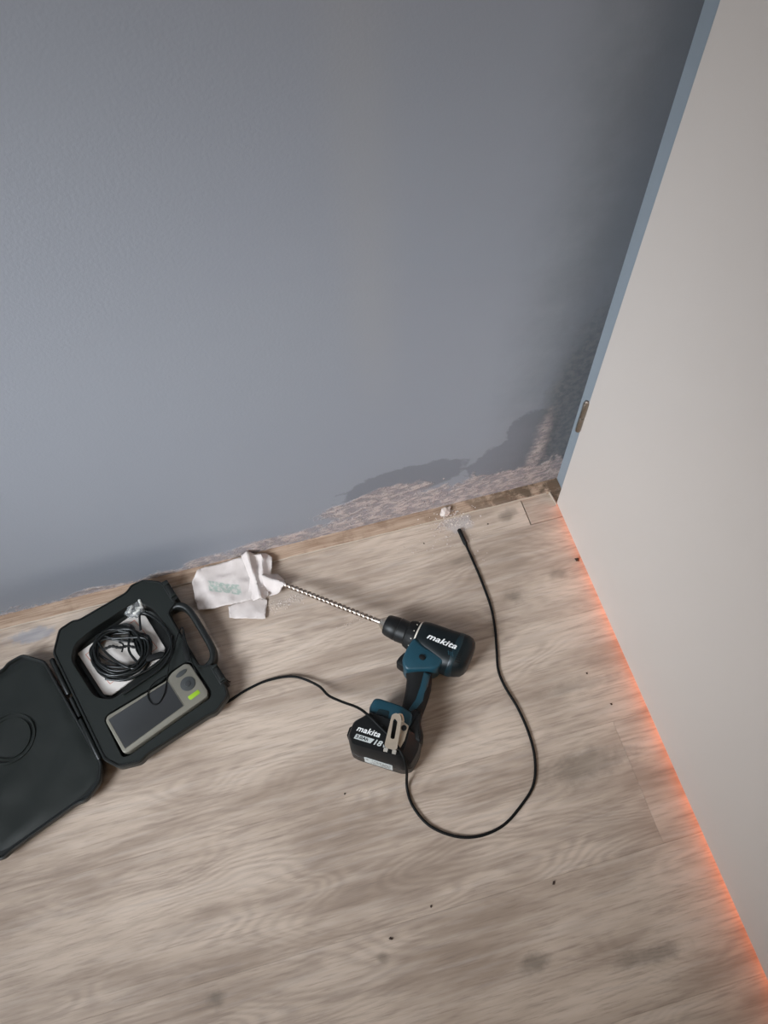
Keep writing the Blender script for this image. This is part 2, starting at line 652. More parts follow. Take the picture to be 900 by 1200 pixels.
M['silverprint'] = plain('silver_print', srgb(196, 200, 198), 0.45, var=0.06)
M['case'] = plain('black_case_plastic', srgb(20, 25, 22), 0.46, var=0.08, bump=0.35, bscale=1400)
M['caserim'] = plain('black_case_rim', srgb(16, 19, 18), 0.42, var=0.08, bump=0.2, bscale=1400)
M['well'] = plain('black_case_well', srgb(12, 15, 13), 0.5, bump=0.2)
M['cable'] = plain('black_cable_sheath', srgb(10, 11, 11), 0.6, var=0.1, scale=300, spec=0.2)
M['coil'] = plain('black_coil_sheath', srgb(10, 14, 14), 0.34, var=0.1, scale=300)
M['handset'] = plain('champagne_grey_shell', srgb(128, 124, 113), 0.40, 0.25, 0.06)
M['screen'] = plain('dark_display_glass', srgb(54, 55, 56), 0.30, var=0.03)
M['button'] = plain('graphite_button', srgb(60, 62, 62), 0.4)
M['lime'] = plain('lime_label', srgb(142, 178, 36), 0.5, var=0.04)
M['booklet'] = plain('white_card', srgb(208, 201, 195), 0.7, var=0.03)
M['orangeink'] = plain('orange_ink', srgb(190, 96, 62), 0.6)
M['plaster'] = plain('crumbled_plaster', srgb(206, 193, 185), 0.95, var=0.12, scale=400)
M['crust'] = plain('salt_crust', srgb(176, 161, 156), 0.95, var=0.15, scale=300)
M['speck'] = plain('dark_grit', srgb(64, 50, 42), 0.9, var=0.3, scale=600)
M['accessory'] = plain('pale_accessory_plastic', srgb(216, 214, 208), 0.35)


def make_bag_mat():
    t = NT('clear_polybag')
    t.base((0.9, 0.92, 0.92, 1), 0.12, 0.0, 0.6)
    t.put(t.b.inputs['Transmission Weight'], 0.85)
    t.put(t.b.inputs['IOR'], 1.12)
    return t.m


M['bag'] = make_bag_mat()

# ------------------------------------------------------------------ the room
XL, YB, HT = -2.2, -3.0, 2.5          # left wall, wall behind the camera, ceiling height
DY0, DY1 = -0.055, -0.935             # door leaf along the right wall
GAP = 0.009

floor = box('floor', XL, 1.3, YB, 0.12, -0.06, -0.0085, M['subfloor'])
tag(floor, 'floor of greyish brown wood-grain laminate planks', 'floor', kind='structure')
PW = 0.195


def plank(x0, x1, y0, y1, g=0.00008):
    bm = bm_box(bmesh.new(), x0 + g, x1 - g, y0 + g, y1 - g, -0.0085, 0.0, 0.00018, 1)
    frombm('plank', bm, M['plank'], floor)


rows = [(0.0, -0.083, [XL, -1.36, -0.061, 1.3])]
for k, js in enumerate(([-2.55, -1.22, 1.3], [-1.95, 0.72], [-1.36, -0.061, 1.24], [-2.4, -1.1, 0.2], [-1.8, -0.5, 0.8],
                        [-2.2, -0.9, 0.4], [-1.4, -0.1], [-2.5, -1.2, 0.1], [-1.9, -0.6], [-2.3, -1.0, 0.3], [-1.5, -0.2],
                        [-2.6, -1.3, 0.0], [-2.0, -0.7], [-2.4, -1.1, 0.2], [-1.6, -0.3], [-2.1, -0.8, 0.5], [-1.7, -0.4], [-2.3, -1.0])):
    top = -0.083 - PW * k
    rows.append((top, max(top - PW, YB), [XL] + [j for j in js if XL < j < 1.3] + [1.3]))
for r, (yt, yb, js) in enumerate(rows):
    if yt <= YB:
        break
    for i in range(len(js) - 1):
        if r == 0 and i == 1:
            plank(js[i], js[i + 1] - 0.0012, yb, yt)
        elif r == 0 and i == 2:
            plank(js[i] + 0.0006, js[i + 1], yb + 0.0012, yt)
        else:
            plank(js[i], js[i + 1], yb, yt)

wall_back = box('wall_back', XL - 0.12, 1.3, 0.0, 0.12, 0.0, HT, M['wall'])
tag(wall_back, 'grey blue painted wall with damp patches and flaking plaster along its foot', 'wall', kind='structure')
ceiling = box('ceiling', XL - 0.12, 0.16, YB - 0.12, 0.12, HT, HT + 0.1, M['white'])
tag(ceiling, 'white ceiling', 'ceiling', kind='structure')
wr = box('wall_rear', XL - 0.12, 0.16, YB - 0.12, YB, 0.0, HT, M['sidewall'])
tag(wr, 'pale wall behind the camera', 'wall', kind='structure')

# left wall with the window opening
bm = bmesh.new()
bm_box(bm, XL - 0.12, XL, YB, -1.70, 0, HT)
bm_box(bm, XL - 0.12, XL, -0.60, 0.0, 0, HT)
bm_box(bm, XL - 0.12, XL, -1.70, -0.60, 0, 0.90)
bm_box(bm, XL - 0.12, XL, -1.70, -0.60, 2.10, HT)
wl = frombm('wall_left', bm, M['sidewall'])
tag(wl, 'pale wall with the window', 'wall', kind='structure')
win = empty('window_1', (XL - 0.06, -1.15, 0.90))
tag(win, 'white framed window in the left wall', 'window', kind='structure')
bm = bmesh.new()
for a in ((-0.55, -0.50, 0, 1.20), (0.50, 0.55, 0, 1.20), (-0.55, 0.55, 0, 0.05), (-0.55, 0.55, 1.15, 1.20)):
    bm_box(bm, -0.03, 0.03, a[0], a[1], a[2], a[3])
frombm('window_frame', bm, M['white'], win)

# right wall: painted frame, door leaf, wall beyond
bm = bmesh.new()
bm_box(bm, 0.045, 0.16, YB, DY1 - 0.02, 0, HT)
bm_box(bm, 0.045, 0.16, DY1 - 0.02, 0.0, 2.06, HT)
wrt = frombm('wall_right', bm, M['sidewall'])
tag(wrt, 'pale wall around the white door', 'wall', kind='structure')
bm = bmesh.new()
bm_box(bm, 0.022, 0.13, -0.0535, -0.0002, 0.004, 2.06, 0.0015)
tr = frombm('trim_1', bm, M['frame'])
tag(tr, 'blue painted door frame post in the corner', 'door frame', kind='structure')
bm = bmesh.new()
bm_box(bm, 0.022, 0.13, DY1 - 0.06, DY1 - 0.004, 0.0, 2.06)
bm_box(bm, 0.022, 0.13, DY1 - 0.004, -0.054, 2.03, 2.06)
tr = frombm('trim_2', bm, M['frame'])
tag(tr, 'painted door frame post and head', 'door frame', kind='structure')

door = empty('door_1', (0, DY0, 0))
tag(door, 'white flush door with a small metal hinge, orange light under it', 'door', kind='structure')
box('door_leaf', 0.0, 0.040, DY1 - DY0, 0.0, GAP, 2.025, M['door'], door, 0.0012, 2)
for z0 in (0.246, 1.72):
    hb = empty('hinge', (-0.0035, 0.0015, z0), 0, door)
    for a, b in ((0.0, 0.036), (0.0375, 0.074)):
        v, f = tube_geo([(0, 0, a), (0, 0, a + 0.001), (0, 0, b - 0.001), (0, 0, b)], [0.0040, 0.0046, 0.0046, 0.0040], 14)
        pymesh('hinge_knuckle', v, f, M['hingemetal'], hb, 40)
    v, f = tube_geo([(0, 0, 0.074), (0, 0, 0.0775), (0, 0, 0.079)], [0.0036, 0.0033, 0.0015], 12)
    pymesh('hinge_pin', v, f, M['chrome'], hb, 40)

# bare batten left along the foot of the wall, with its pale front edge
strip = empty('baseboard_back', (0, 0, 0))
tag(strip, 'stained narrow wooden batten along the foot of the blue wall', 'batten', kind='structure')
random.seed(3)


def batten(x0, x1, n):
    vs, fs = [], []
    prof = [(-0.0265, 0.0), (-0.0268, 0.0036), (-0.0255, 0.0046), (-0.012, 0.0050), (0.0, 0.0056)]
    for i in range(n + 1):
        x = x0 + (x1 - x0) * i / n
        for j, (yy, zz) in enumerate(prof):
            k = noise.noise(Vector((x * 22, j * 3.1, 0))) * 0.0006
            vs.append((x, yy + (k if j < 3 else 0), zz + (k if j else 0)))
    m = len(prof)
    for i in range(n):
        for j in range(m - 1):
            a = i * m + j
            fs.append((a, a + m, a + m + 1, a + 1))
    fs.append(tuple(range(m)))
    fs.append(tuple(n * m + j for j in range(m)))
    return vs, fs


v, f = batten(XL, 0.0215, 220)
pymesh('batten', v, f, M['strip'], strip, 50)
v = []
f = []
for i in range(161):
    x = -1.5 + 1.49 * i / 160
    k = noise.noise(Vector((x * 22, 6.2, 0))) * 0.0006
    w = 0.0016 + 0.0006 * noise.noise(Vector((x * 9, 1, 5)))
    for (a, b) in ((-0.0262 - w, 0.0003), (-0.0264 - w, 0.0040), (-0.0262, 0.0049)):
        v.append((x, a + k, b + k))
for i in range(160):
    for j in range(2):
        a = i * 3 + j
        f.append((a, a + 3, a + 4, a + 1))
pymesh('front_edge', v, f, M['lip'], strip, 50)
# short return of the batten below the frame, and the thin pale lip in front of it
prism('batten_return', [(0.0025, -0.0545), (0.0215, -0.052), (0.0215, -0.0265), (-0.001, -0.0265)], 0.0, 0.0038, M['strip'], strip, 0.0006)
prism('return_lip', [(-0.0042, -0.0265), (-0.0018, -0.0265), (0.0018, -0.056), (-0.0002, -0.057)], 0.0, 0.0058, M['lip'], strip, 0.0005)


# ---- loose crust of flaking plaster clinging to the foot of the wall
def crumb(vs, fs, c, s, squash=(1, 1, 1), rnd=random):
    k = len(vs)
    base = [(1, 1, 1), (-1, -1, 1), (-1, 1, -1), (1, -1, -1), (0.2, -1.1, 1.1), (-1.1, 0.3, 0.2)]
    rot = Matrix.Rotation(rnd.uniform(0, 6.28), 3, Vector((rnd.gauss(0, 1), rnd.gauss(0, 1), rnd.gauss(0, 1))).normalized())
    for b in base[:4]:
        p = rot @ Vector([q * rnd.uniform(0.5, 1.0) for q in b])
        vs.append((c[0] + p.x * s * squash[0], c[1] + p.y * s * squash[1], c[2] + p.z * s * squash[2]))
    for q in ((0, 1, 2), (0, 3, 1), (0, 2, 3), (1, 3, 2)):
        fs.append(tuple(k + i for i in q))


rnd = random.Random(11)
vs, fs = [], []
for i in range(620):
    x = rnd.uniform(-1.12, 0.015)
    if x > -0.45:
        z = 0.006 + abs(rnd.gauss(0, 0.032))
        keep = 0.75
    elif -0.72 < x < -0.5:
        z = 0.006 + abs(rnd.gauss(0, 0.012))
        keep = 0.9
    else:
        z = 0.005 + abs(rnd.gauss(0, 0.005))
        keep = 0.6
    if rnd.random() > keep or z > 0.12:
        continue
    if noise.noise(Vector((x * 18, z * 30, 2))) < -0.12:
        continue
    crumb(vs, fs, (x, -0.0003, z), rnd.uniform(0.0006, 0.0024), (1.3, 0.30, 1.0), rnd)
fl = pymesh('flaking_plaster', vs, fs, M['crust'], wall_back)
fl['kind'] = 'stuff'

# ------------------------------------------------------------------ instrument case
CO = (-0.96047, -0.11308, 0.0)
CA = math.radians(19.237)
case = empty('instrument_case', CO, CA)
tag(case, 'open black plastic carrying case lying on the floor against the blue wall', 'case')
ZT = 0.035


def L(pts):
    """case drawing (u, v) -> local (x, y)"""
    return [(u, -v) for u, v in pts]


OUT = [(0.002, 0.0), (0.028, -0.036), (0.056, -0.038), (0.066, -0.033), (0.158, -0.033), (0.170, -0.041), (0.195, -0.038),
       (0.217, -0.018), (0.2245, -0.002), (0.2245, 0.040), (0.2045, 0.050), (0.2045, 0.167), (0.2245, 0.177), (0.226, 0.222),
       (0.221, 0.242), (0.190, 0.256), (0.177, 0.253), (0.065, 0.253), (0.050, 0.258), (0.018, 0.246), (0.002, 0.22)]
WELL = [(0.0235, 0.030), (0.040, 0.006), (0.075, -0.001), (0.152, -0.006), (0.168, -0.004), (0.186, 0.026), (0.190, 0.076),
        (0.181, 0.118), (0.168, 0.131), (0.096, 0.136), (0.052, 0.136), (0.031, 0.114)]
POCK = [(0.029, 0.160), (0.038, 0.154), (0.140, 0.155), (0.160, 0.148), (0.190, 0.147), (0.198, 0.158), (0.201, 0.219),
        (0.194, 0.229), (0.110, 0.233), (0.040, 0.238), (0.029, 0.234)]
outp = roundpoly(L(OUT), 0.006, 3)
wellp = roundpoly(L(WELL), 0.012, 4)
pockp = roundpoly(L(POCK), 0.006, 3)


def tray(name, outer, holes, zt, mat, matwell, parent, foot=0.012, draft=(1.0, 0.25)):
    rings = []
    for d, z in ((foot + 0.004, 0.001), (foot, 0.002), (foot * 0.8, 0.008), (0.004, 0.013), (0.0015, 0.016), (0.0, 0.019), (0.0, zt - 0.002), (0.0022, zt)):
        rings.append([(x, y, z) for x, y in (inset(outer, d) if d else outer)])
    v, f = loft(rings, False)
    n = len(outer)
    f.append(tuple(range(n))[::-1])
    bm = bmesh.new()
    bv = [bm.verts.new(p) for p in v]
    for q in f:
        bm.faces.new([bv[i] for i in q])
    es = []
    top = bv[-n:]
    bm.edges.ensure_lookup_table()
    for j in range(n):
        es.append(bm.edges.get((top[j], top[(j + 1) % n])))
    for poly, depth in holes:
        m = len(poly)
        loop = [bm.verts.new((x, y, zt)) for x, y in poly]
        for j in range(m):
            es.append(bm.edges.new((loop[j], loop[(j + 1) % m])))
    bmesh.ops.triangle_fill(bm, edges=es, use_beauty=True)
    body = frombm(name, bm, mat, parent, 30)
    for (poly, depth), k in zip(holes, draft):
        r = [[(x, y, zt) for x, y in poly], [(x, y, zt - 0.001) for x, y in inset(poly, 0.0008)],
             [(x, y, zt - depth + 0.003) for x, y in inset(poly, 0.003 * k)], [(x, y, zt - depth) for x, y in inset(poly, 0.006 * k)]]
        v, f = loft(r, False)
        f.append(tuple(3 * len(poly) + j for j in range(len(poly))))
        pymesh('compartment', v, f, matwell, body, 30)
    return body


body = tray('tray', outp, [(wellp, 0.024), (pockp, 0.016)], ZT, M['case'], M['well'], case)


def rimband(name, poly, w, z0, h, mat, parent):
    a, b, c, d = poly, inset(poly, w * 0.25), inset(poly, w * 0.75), inset(poly, w)
    r = [[(x, y, z0) for x, y in a], [(x, y, z0 + h) for x, y in b], [(x, y, z0 + h) for x, y in c], [(x, y, z0) for x, y in d]]
    v, f = loft(r, False)
    return pymesh(name, v, f, mat, parent, 40)


rimband('rim', inset(outp, 0.0008), 0.0042, ZT - 0.0015, 0.0032, M['caserim'], body)

# carrying handle: arch beyond the front edge
hp = spline([(0.212, -0.0405, 0.021), (0.224, -0.0435, 0.023), (0.2325, -0.0530, 0.024), (0.2368, -0.070, 0.024), (0.2375, -0.108, 0.024),
             (0.2368, -0.146, 0.024), (0.2325, -0.1625, 0.024), (0.224, -0.1715, 0.023), (0.212, -0.1745, 0.021)], 6)
rings = []
for i, p in enumerate(hp):
    t = (hp[min(i + 1, len(hp) - 1)] - hp[max(i - 1, 0)]).normalized()
    s = Vector((t.y, -t.x, 0)).normalized()
    ring = []
    for a, b in superell(0, 0, 0.0062, 0.0125, 3.4, 16):
        ring.append(p + s * a + Vector((0, 0, 1)) * b)
    rings.append(ring)
v, f = loft(rings)
pymesh('handle', v, f, M['caserim'], case, 50)

for v0, v1 in ((-0.012, 0.035), (0.180, 0.219)):
    lt = empty('latch', (0, 0, 0), 0, case)
    prism('latch_plate', L(roundpoly([(0.2175, v0), (0.2300, v0 + 0.001), (0.2310, v1 - 0.001), (0.2185, v1)], 0.002, 2)), 0.006, ZT + 0.002, M['caserim'], lt, 0.0012)
    vm = (v0 + v1) / 2
    prism('latch_catch', L([(0.2215, vm - 0.012), (0.2275, vm - 0.012), (0.2275, vm + 0.012), (0.2215, vm + 0.012)]), ZT + 0.001, ZT + 0.0052, M['well'], lt, 0.001)
    for q in (-0.014, 0.014):
        prism('latch_lug', L([(0.2205, vm + q - 0.0025), (0.2300, vm + q - 0.0025), (0.2300, vm + q + 0.0025), (0.2205, vm + q + 0.0025)]), ZT, ZT + 0.0062, M['case'], lt, 0.0008)

# lid, laid open flat on the floor
LOUT = [(-u - 0.008, v) for u, v in OUT]
lidp = roundpoly(L(LOUT)[::-1], 0.008, 3)
lid = empty('lid', (-0.0050, 0.0002, 0), 0.06, case)
rings = []
for d, z in ((0.014, 0.001), (0.010, 0.002), (0.005, 0.009), (0.001, 0.018), (0.0, 0.022), (0.0008, 0.0275), (0.0025, 0.0285), (0.0048, 0.0280), (0.0068, 0.0245)):
    rings.append([(x, y, z) for x, y in (inset(lidp, d) if d else lidp)])
v, f = loft(rings, True)
pymesh('lid_shell', v, f, M['caserim'], lid, 30)


def ringmesh(cx, cy, r, w, z, h, n=64):
    rr = []
    for d, zz in ((-w, z), (-w * 0.4, z + h), (w * 0.4, z + h), (w, z)):
        rr.append([(cx + (r + d) * math.cos(2 * math.pi * j / n), cy + (r + d) * math.sin(2 * math.pi * j / n), zz) for j in range(n)])
    return loft(rr, False)


for r_, w_ in ((0.041, 0.0020), (0.034, 0.0012)):
    v, f = ringmesh(-0.115, -0.088, r_, w_, 0.0256, 0.0024)
    pymesh('embossed_ring', v, f, M['case'], lid, 60)
# soft wavy foam panel inside the lid
pan = roundpoly(L([(-0.014, 0.012), (-0.036, -0.024), (-0.176, -0.028), (-0.205, -0.018), (-0.222, 0.002), (-0.222, 0.036), (-0.203, 0.046), (-0.203, 0.170),
                   (-0.222, 0.180), (-0.224, 0.220), (-0.216, 0.234), (-0.190, 0.244), (-0.062, 0.245), (-0.032, 0.237), (-0.014, 0.212)]), 0.008, 3)


def foam_z(x, y):
    e = min(1.0, min(dist_seg(x, y, pan[i], pan[(i + 1) % len(pan)]) for i in range(len(pan))) / 0.012)
    w = 0.0011 * math.sin(-y * 88 + x * 42) + 0.0009 * noise.noise(Vector((x * 24, y * 24, 1.7)))
    return 0.0245 + 0.0016 * e + w * e


vs, fs = [], []
sheetgeo(vs, fs, pan, foam_z, 0.006)
pymesh('lid_lining', vs, fs, M['case'], lid, 180)
# hinge barrels
for a, b in ((0.006, 0.082), (0.133, 0.213)):
    tube('hinge_barrel', [(-0.0045, -a, 0.0275), (-0.0042, -a - 0.002, 0.0275), (-0.0035, -b + 0.002, 0.0275), (-0.0035, -b, 0.0275)],
         [0.0036, 0.0046, 0.0046, 0.0036], M['caserim'], case, 12)
tube('hinge_barrel', [(-0.0035, -0.088, 0.0235), (-0.0035, -0.127, 0.0235)], 0.0040, M['well'], case, 12)

# ------------------------------------------------------------------ things in the case (own top-level objects, same axes)


def incase(name):
    return empty(name, CO, CA)


bk = incase('booklet')
tag(bk, 'white card booklet with thin orange border under the coiled cable in the case', 'booklet')
BK = [(0.0355, 0.016), (0.150, 0.0045), (0.1655, 0.020), (0.1680, 0.096), (0.160, 0.108), (0.054, 0.120), (0.0440, 0.111)]
prism('cover', L(roundpoly(BK, 0.002, 2)), 0.0122, 0.0165, M['booklet'], bk, 0.0004)
rimband('printed_border', L([(0.046, 0.026), (0.146, 0.016), (0.1575, 0.088), (0.060, 0.101)]), 0.0011, 0.0164, 0.0003, M['orangeink'], bk)

# coiled cable
coil = incase('coiled_cable')
tag(coil, 'coil of thin black cable with a twist tie lying on the booklet in the case', 'cable')
rnd = random.Random(5)
pts = []
turns = 15
for k in range(turns):
    a0 = rnd.uniform(-1, 1)
    R1 = rnd.uniform(0.044, 0.0555)
    R2 = R1 * rnd.uniform(0.72, 0.92)
    cu_, cv_ = 0.0985 + rnd.uniform(-0.005, 0.005), 0.062 + rnd.uniform(-0.006, 0.005)
    if k in (3, 6, 9, 12):
        R1, R2, cu_ = 0.050, (0.020, 0.034, 0.027, 0.014)[k // 3 - 1], 0.097
    ph = 0.9 + rnd.uniform(-0.5, 0.5)
    z = 0.0190 + 0.0145 * k / turns
    for j in range(8):
        th = 2 * math.pi * j / 8
        a, b = R1 * math.cos(th - ph), R2 * math.sin(th - ph)
        pts.append((cu_ + a * math.cos(ph) - b * math.sin(ph), -(cv_ + a * math.sin(ph) + b * math.cos(ph)),
                    z + rnd.uniform(-0.0012, 0.0012)))
tube('cable', spline(pts, 4), 0.0022, M['coil'], coil, 8)
tail = spline([(0.060, -0.096, 0.034), (0.085, -0.116, 0.036), (0.118, -0.124, 0.037), (0.150, -0.124, 0.0375), (0.176, -0.112, 0.038), (0.190, -0.092, 0.038)], 6)
tube('loose_end', tail, 0.0021, M['coil'], coil, 8)
tail = spline([(0.148, -0.05, 0.034), (0.160, -0.022, 0.034), (0.172, -0.03, 0.034), (0.184, -0.06, 0.036), (0.186, -0.092, 0.0385), (0.176, -0.118, 0.039), (0.150, -0.135, 0.039), (0.105, -0.139, 0.039), (0.075, -0.1405, 0.0388)], 6)
tube('loose_end', tail, 0.0021, M['coil'], coil, 8)
tie = spline([(0.080, -0.045, 0.034), (0.094, -0.050, 0.0375), (0.104, -0.060, 0.038), (0.118, -0.066, 0.037), (0.128, -0.076, 0.035)], 6)
tube('twist_tie', tie, [0.0018 + 0.0012 * math.sin(i * 1.1) ** 2 for i in range(len(tie))], M['rubber'], coil, 7)
tie2 = spline([(0.108, -0.050, 0.037), (0.112, -0.060, 0.0395), (0.104, -0.070, 0.038)], 6)
tube('twist_tie', tie2, 0.0016, M['rubber'], coil, 7)
prism('plug', L([(0.132, 0.096), (0.160, 0.104), (0.166, 0.110), (0.160, 0.116), (0.132, 0.108)]), 0.0255, 0.0325, M['rubber'], coil, 0.002)

# clear bag with small accessories
bag = incase('accessory_bag')
tag(bag, 'small crumpled clear plastic bag with accessories in the top corner of the case', 'bag')
rnd = random.Random(21)
bm = bmesh.new()
bmesh.ops.create_icosphere(bm, subdivisions=3, radius=1.0)
for v in bm.verts:
    d = v.co.normalized()
    k = 1 + 0.55 * noise.noise(d * 2.3) + 0.28 * noise.noise(d * 5.1)
    v.co = Vector((0.158 + d.x * 0.0175 * k, -0.008 + d.y * 0.0125 * k, 0.030 + d.z * 0.0095 * k))
frombm('bag_film', bm, M['bag'], bag)
for (u, v_, an) in ((0.150, 0.004, 0.6), (0.164, 0.010, -0.4), (0.170, 0.002, 1.4), (0.157, 0.014, 0.1)):
    c, s = math.cos(an) * 0.007, math.sin(an) * 0.007
    tube('accessory', [(u - c, -v_ - s, 0.034), (u - c * 0.8, -v_ - s * 0.8, 0.0345), (u + c * 0.8, -v_ + s * 0.8, 0.0355), (u + c, -v_ + s, 0.0355)],
         [0.0012, 0.0026, 0.0026, 0.0012], M['accessory'], bag, 8)

# handset with display
hs = incase('inspection_handset')
tag(hs, 'champagne grey handheld inspection monitor with blank dark screen, lying in the open case', 'monitor')
HS = [(0.0315, 0.1640), (0.0370, 0.1580), (0.1440, 0.1600), (0.1600, 0.1525), (0.1840, 0.1505), (0.1925, 0.1575), (0.1960, 0.2160),
      (0.1910, 0.2245), (0.0420, 0.2330), (0.0340, 0.2290)]
hsp = roundpoly(L(HS), 0.004, 3)
prism('shell', hsp, 0.0192, 0.0385, M['handset'], hs, 0.0022)
scr = prism('screen', roundpoly(L([(0.0370, 0.1655), (0.1475, 0.1635), (0.1505, 0.2160), (0.0400, 0.2245)]), 0.0015, 2), 0.037, 0.0389, M['screen'], hs, 0.0003)
rimband('screen_bezel', roundpoly(L([(0.0360, 0.1645), (0.1485, 0.1625), (0.1515, 0.2170), (0.0390, 0.2258)]), 0.0015, 2), 0.0012, 0.0383, 0.0010, M['handset'], hs)


def disc(cu, cv, r1, r2, rot, n=28):
    return [(cu + r1 * math.cos(2 * math.pi * j / n) * math.cos(rot) - r2 * math.sin(2 * math.pi * j / n) * math.sin(rot),
             -(cv + r1 * math.cos(2 * math.pi * j / n) * math.sin(rot) + r2 * math.sin(2 * math.pi * j / n) * math.cos(rot))) for j in range(n)]


pad = prism('button_pad', disc(0.1735, 0.1865, 0.0128, 0.0125, 0), 0.037, 0.0398, M['button'], hs, 0.0006)
prism('centre_button', disc(0.1735, 0.1865, 0.0052, 0.0052, 0), 0.039, 0.0408, M['screen'], pad, 0.0005)
prism('oval_button', disc(0.1725, 0.1640, 0.0105, 0.0042, -0.08), 0.037, 0.0398, M['button'], hs, 0.0006)
prism('lime_label', roundpoly(L([(0.1625, 0.2062), (0.1835, 0.2052), (0.1840, 0.2130), (0.1640, 0.2142)]), 0.0025, 3), 0.038, 0.0389, M['lime'], hs, 0.0002)
# wrist strap: standing loop and a slack loop over the display
sp = spline([(0.1475, -0.160, 0.0385), (0.160, -0.143, 0.042), (0.180, -0.120, 0.044), (0.2105, -0.0925, 0.045), (0.2060, -0.118, 0.045), (0.1975, -0.155, 0.043),
             (0.1945, -0.180, 0.041)], 8)
strap = tube('wrist_strap', sp, 0.0010, M['cable'], hs, 7)
sp = spline([(0.1475, -0.160, 0.0395), (0.134, -0.179, 0.041), (0.118, -0.189, 0.0405), (0.1085, -0.183, 0.0402), (0.109, -0.166, 0.0405), (0.121, -0.155, 0.0405), (0.136, -0.152, 0.0405), (0.150, -0.153, 0.0405)], 8)
tube('wrist_strap', sp, 0.0010, M['cable'], hs, 7)
prism('strap_tab', L([(0.2100, 0.0955), (0.1925, 0.1290), (0.1885, 0.1500), (0.1960, 0.1530), (0.2015, 0.1340)]), 0.0415, 0.0428, M['rubber'], hs, 0.0004)

# bent wire clip beside the latch
wc = tube('wire_clip', spline([(-0.7020, -0.2285, 0.0012), (-0.6915, -0.2215, 0.0012), (-0.6795, -0.2255, 0.0012), (-0.6725, -0.2335, 0.0015), (-0.6700, -0.2345, 0.003)], 6),
          0.0009, M['speck'], None, 6)
tag(wc, 'tiny bent wire clip on the floor beside the case latch', 'wire')

# ------------------------------------------------------------------ cordless drill lying on its side
DR = empty('cordless_drill', (-0.336206, -0.254497, 0.0), math.radians(140.449))
tag(DR, 'teal and black cordless drill lying on its side with a long masonry bit', 'drill')
AX_B, AX_Z = 0.003, 0.037


def mm(pts):
    return [(a / 1000.0, b / 1000.0) for a, b in pts]


# body loft along the bit axis
st = [(0, -24, 25, 25), (-3, -26, 27, 27.5), (-15, -28, 31, 29.5), (-38, -29.5, 38, 31), (-55, -30.5, 44, 32), (-70, -32, 43, 33.5),
      (-82, -32.5, 39, 33.5), (-90, -30, 35, 32), (-95, -25, 29, 28), (-97.5, -18, 22, 22)]
rings = []
for a, t0, t1, h in st:
    rings.append([(a / 1000, y, z) for y, z in superell(0, 0, (t1 - t0) / 2000, h / 1000, 2.9, 40)])
    rings[-1] = [(x, y + (t0 + t1) / 2000, z + AX_Z) for x, y, z in rings[-1]]
v, f = loft(rings)
hb = pymesh('motor_housing', v, f, M['housing'], DR, 45)
# dark teal end cap band and vent slots
rings = []
for a, t0, t1, h in ((-66, -31.4, 43.2, 33.3), (-68, -32.6, 44.0, 34.1), (-75, -32.9, 42.4, 34.2), (-77, -32.2, 40.8, 33.6)):
    ring = [(a / 1000, y + (t0 + t1) / 2000, z + AX_Z) for y, z in superell(0, 0, (t1 - t0) / 2000, h / 1000, 2.7, 40)]
    rings.append(ring)
v, f = loft(rings)
band = pymesh('vent_band', v, f, M['darkteal'], DR, 45)
bvh = bvh_of(hb, band)


def on_top(a, b, lift=0.0):
    h = bvh.ray_cast(Vector((a, b, 0.2)), Vector((0, 0, -1)))
    return (h[0].z if h[0] else 0.06) + lift


for k in range(5):
    a0, b0 = -0.0745 - 0.0006 * k, 0.0115 + 0.0036 * k
    zz = on_top(a0 - 0.003, b0)
    box('vent_slot', a0 - 0.0085, a0 + 0.004, b0 - 0.0007, b0 + 0.0007, zz - 0.004, zz + 0.0003, M['rubber'], band)
lettering('brand_lettering', 'makita', (-0.0180, 0.0078, 0.05), (-1, 0.005, 0), (0, -1, 0), 0.0530, 0.0105, M['print'], DR, bvh, 0.0004, 0.28, 0.022, 1.06)
# thin teal arrow below the lettering
for k in range(3):
    a0 = -0.060 - k * 0.0035
    pts = [(a0, 0.0140, on_top(a0, 0.014)), (a0 - 0.004, 0.0205, on_top(a0 - 0.004, 0.0205))]
    tube('trim_line', pts, 0.0007, M['teal'], DR, 6)

# teal side shell in front of and above the grip
TE = mm([(2, 12), (-17, 21), (-61, 28), (-54, 50), (-38, 58), (-8, 73), (5, 60), (6, 36)])
prism('side_shell', roundpoly(TE, 0.008, 5), 0.0095, 0.0655, M['teal'], DR, 0.0045, 60)
prism('selector_button', disc(-0.0245, -0.0415, 0.0058, 0.0042, 0.15), 0.060, 0.0685, M['rubber'], DR, 0.001)

# chuck, torque ring
kn = lambda j, x: 1.0 + (0.018 if j % 3 == 0 else 0.0)
lathe_x('torque_ring', [(0.0028, 0.0225), (0.0030, 0.0258), (0.0085, 0.0262), (0.0135, 0.0250), (0.0190, 0.0232), (0.0212, 0.0205)], AX_B, AX_Z, M['rubber'], DR, 48, 30, kn)
lathe_x('ivory_ring', [(-0.0004, 0.0240), (0.0, 0.0266), (0.0022, 0.0266), (0.0030, 0.0240)], AX_B - 0.002, AX_Z, M['ring'], DR, 48)
ch = lathe_x('chuck', [(0.0205, 0.0180), (0.0210, 0.0205), (0.0360, 0.0212), (0.0368, 0.0203), (0.0385, 0.0203), (0.0395, 0.0208), (0.0560, 0.0186), (0.0605, 0.0165), (0.0620, 0.0130)],
             AX_B, AX_Z, M['black'], DR, 48)
lathe_x('chuck_nose', [(0.0600, 0.0145), (0.0640, 0.0125), (0.0680, 0.0090), (0.0705, 0.0076), (0.0715, 0.0050)], AX_B, AX_Z, M['steel'], ch, 32)
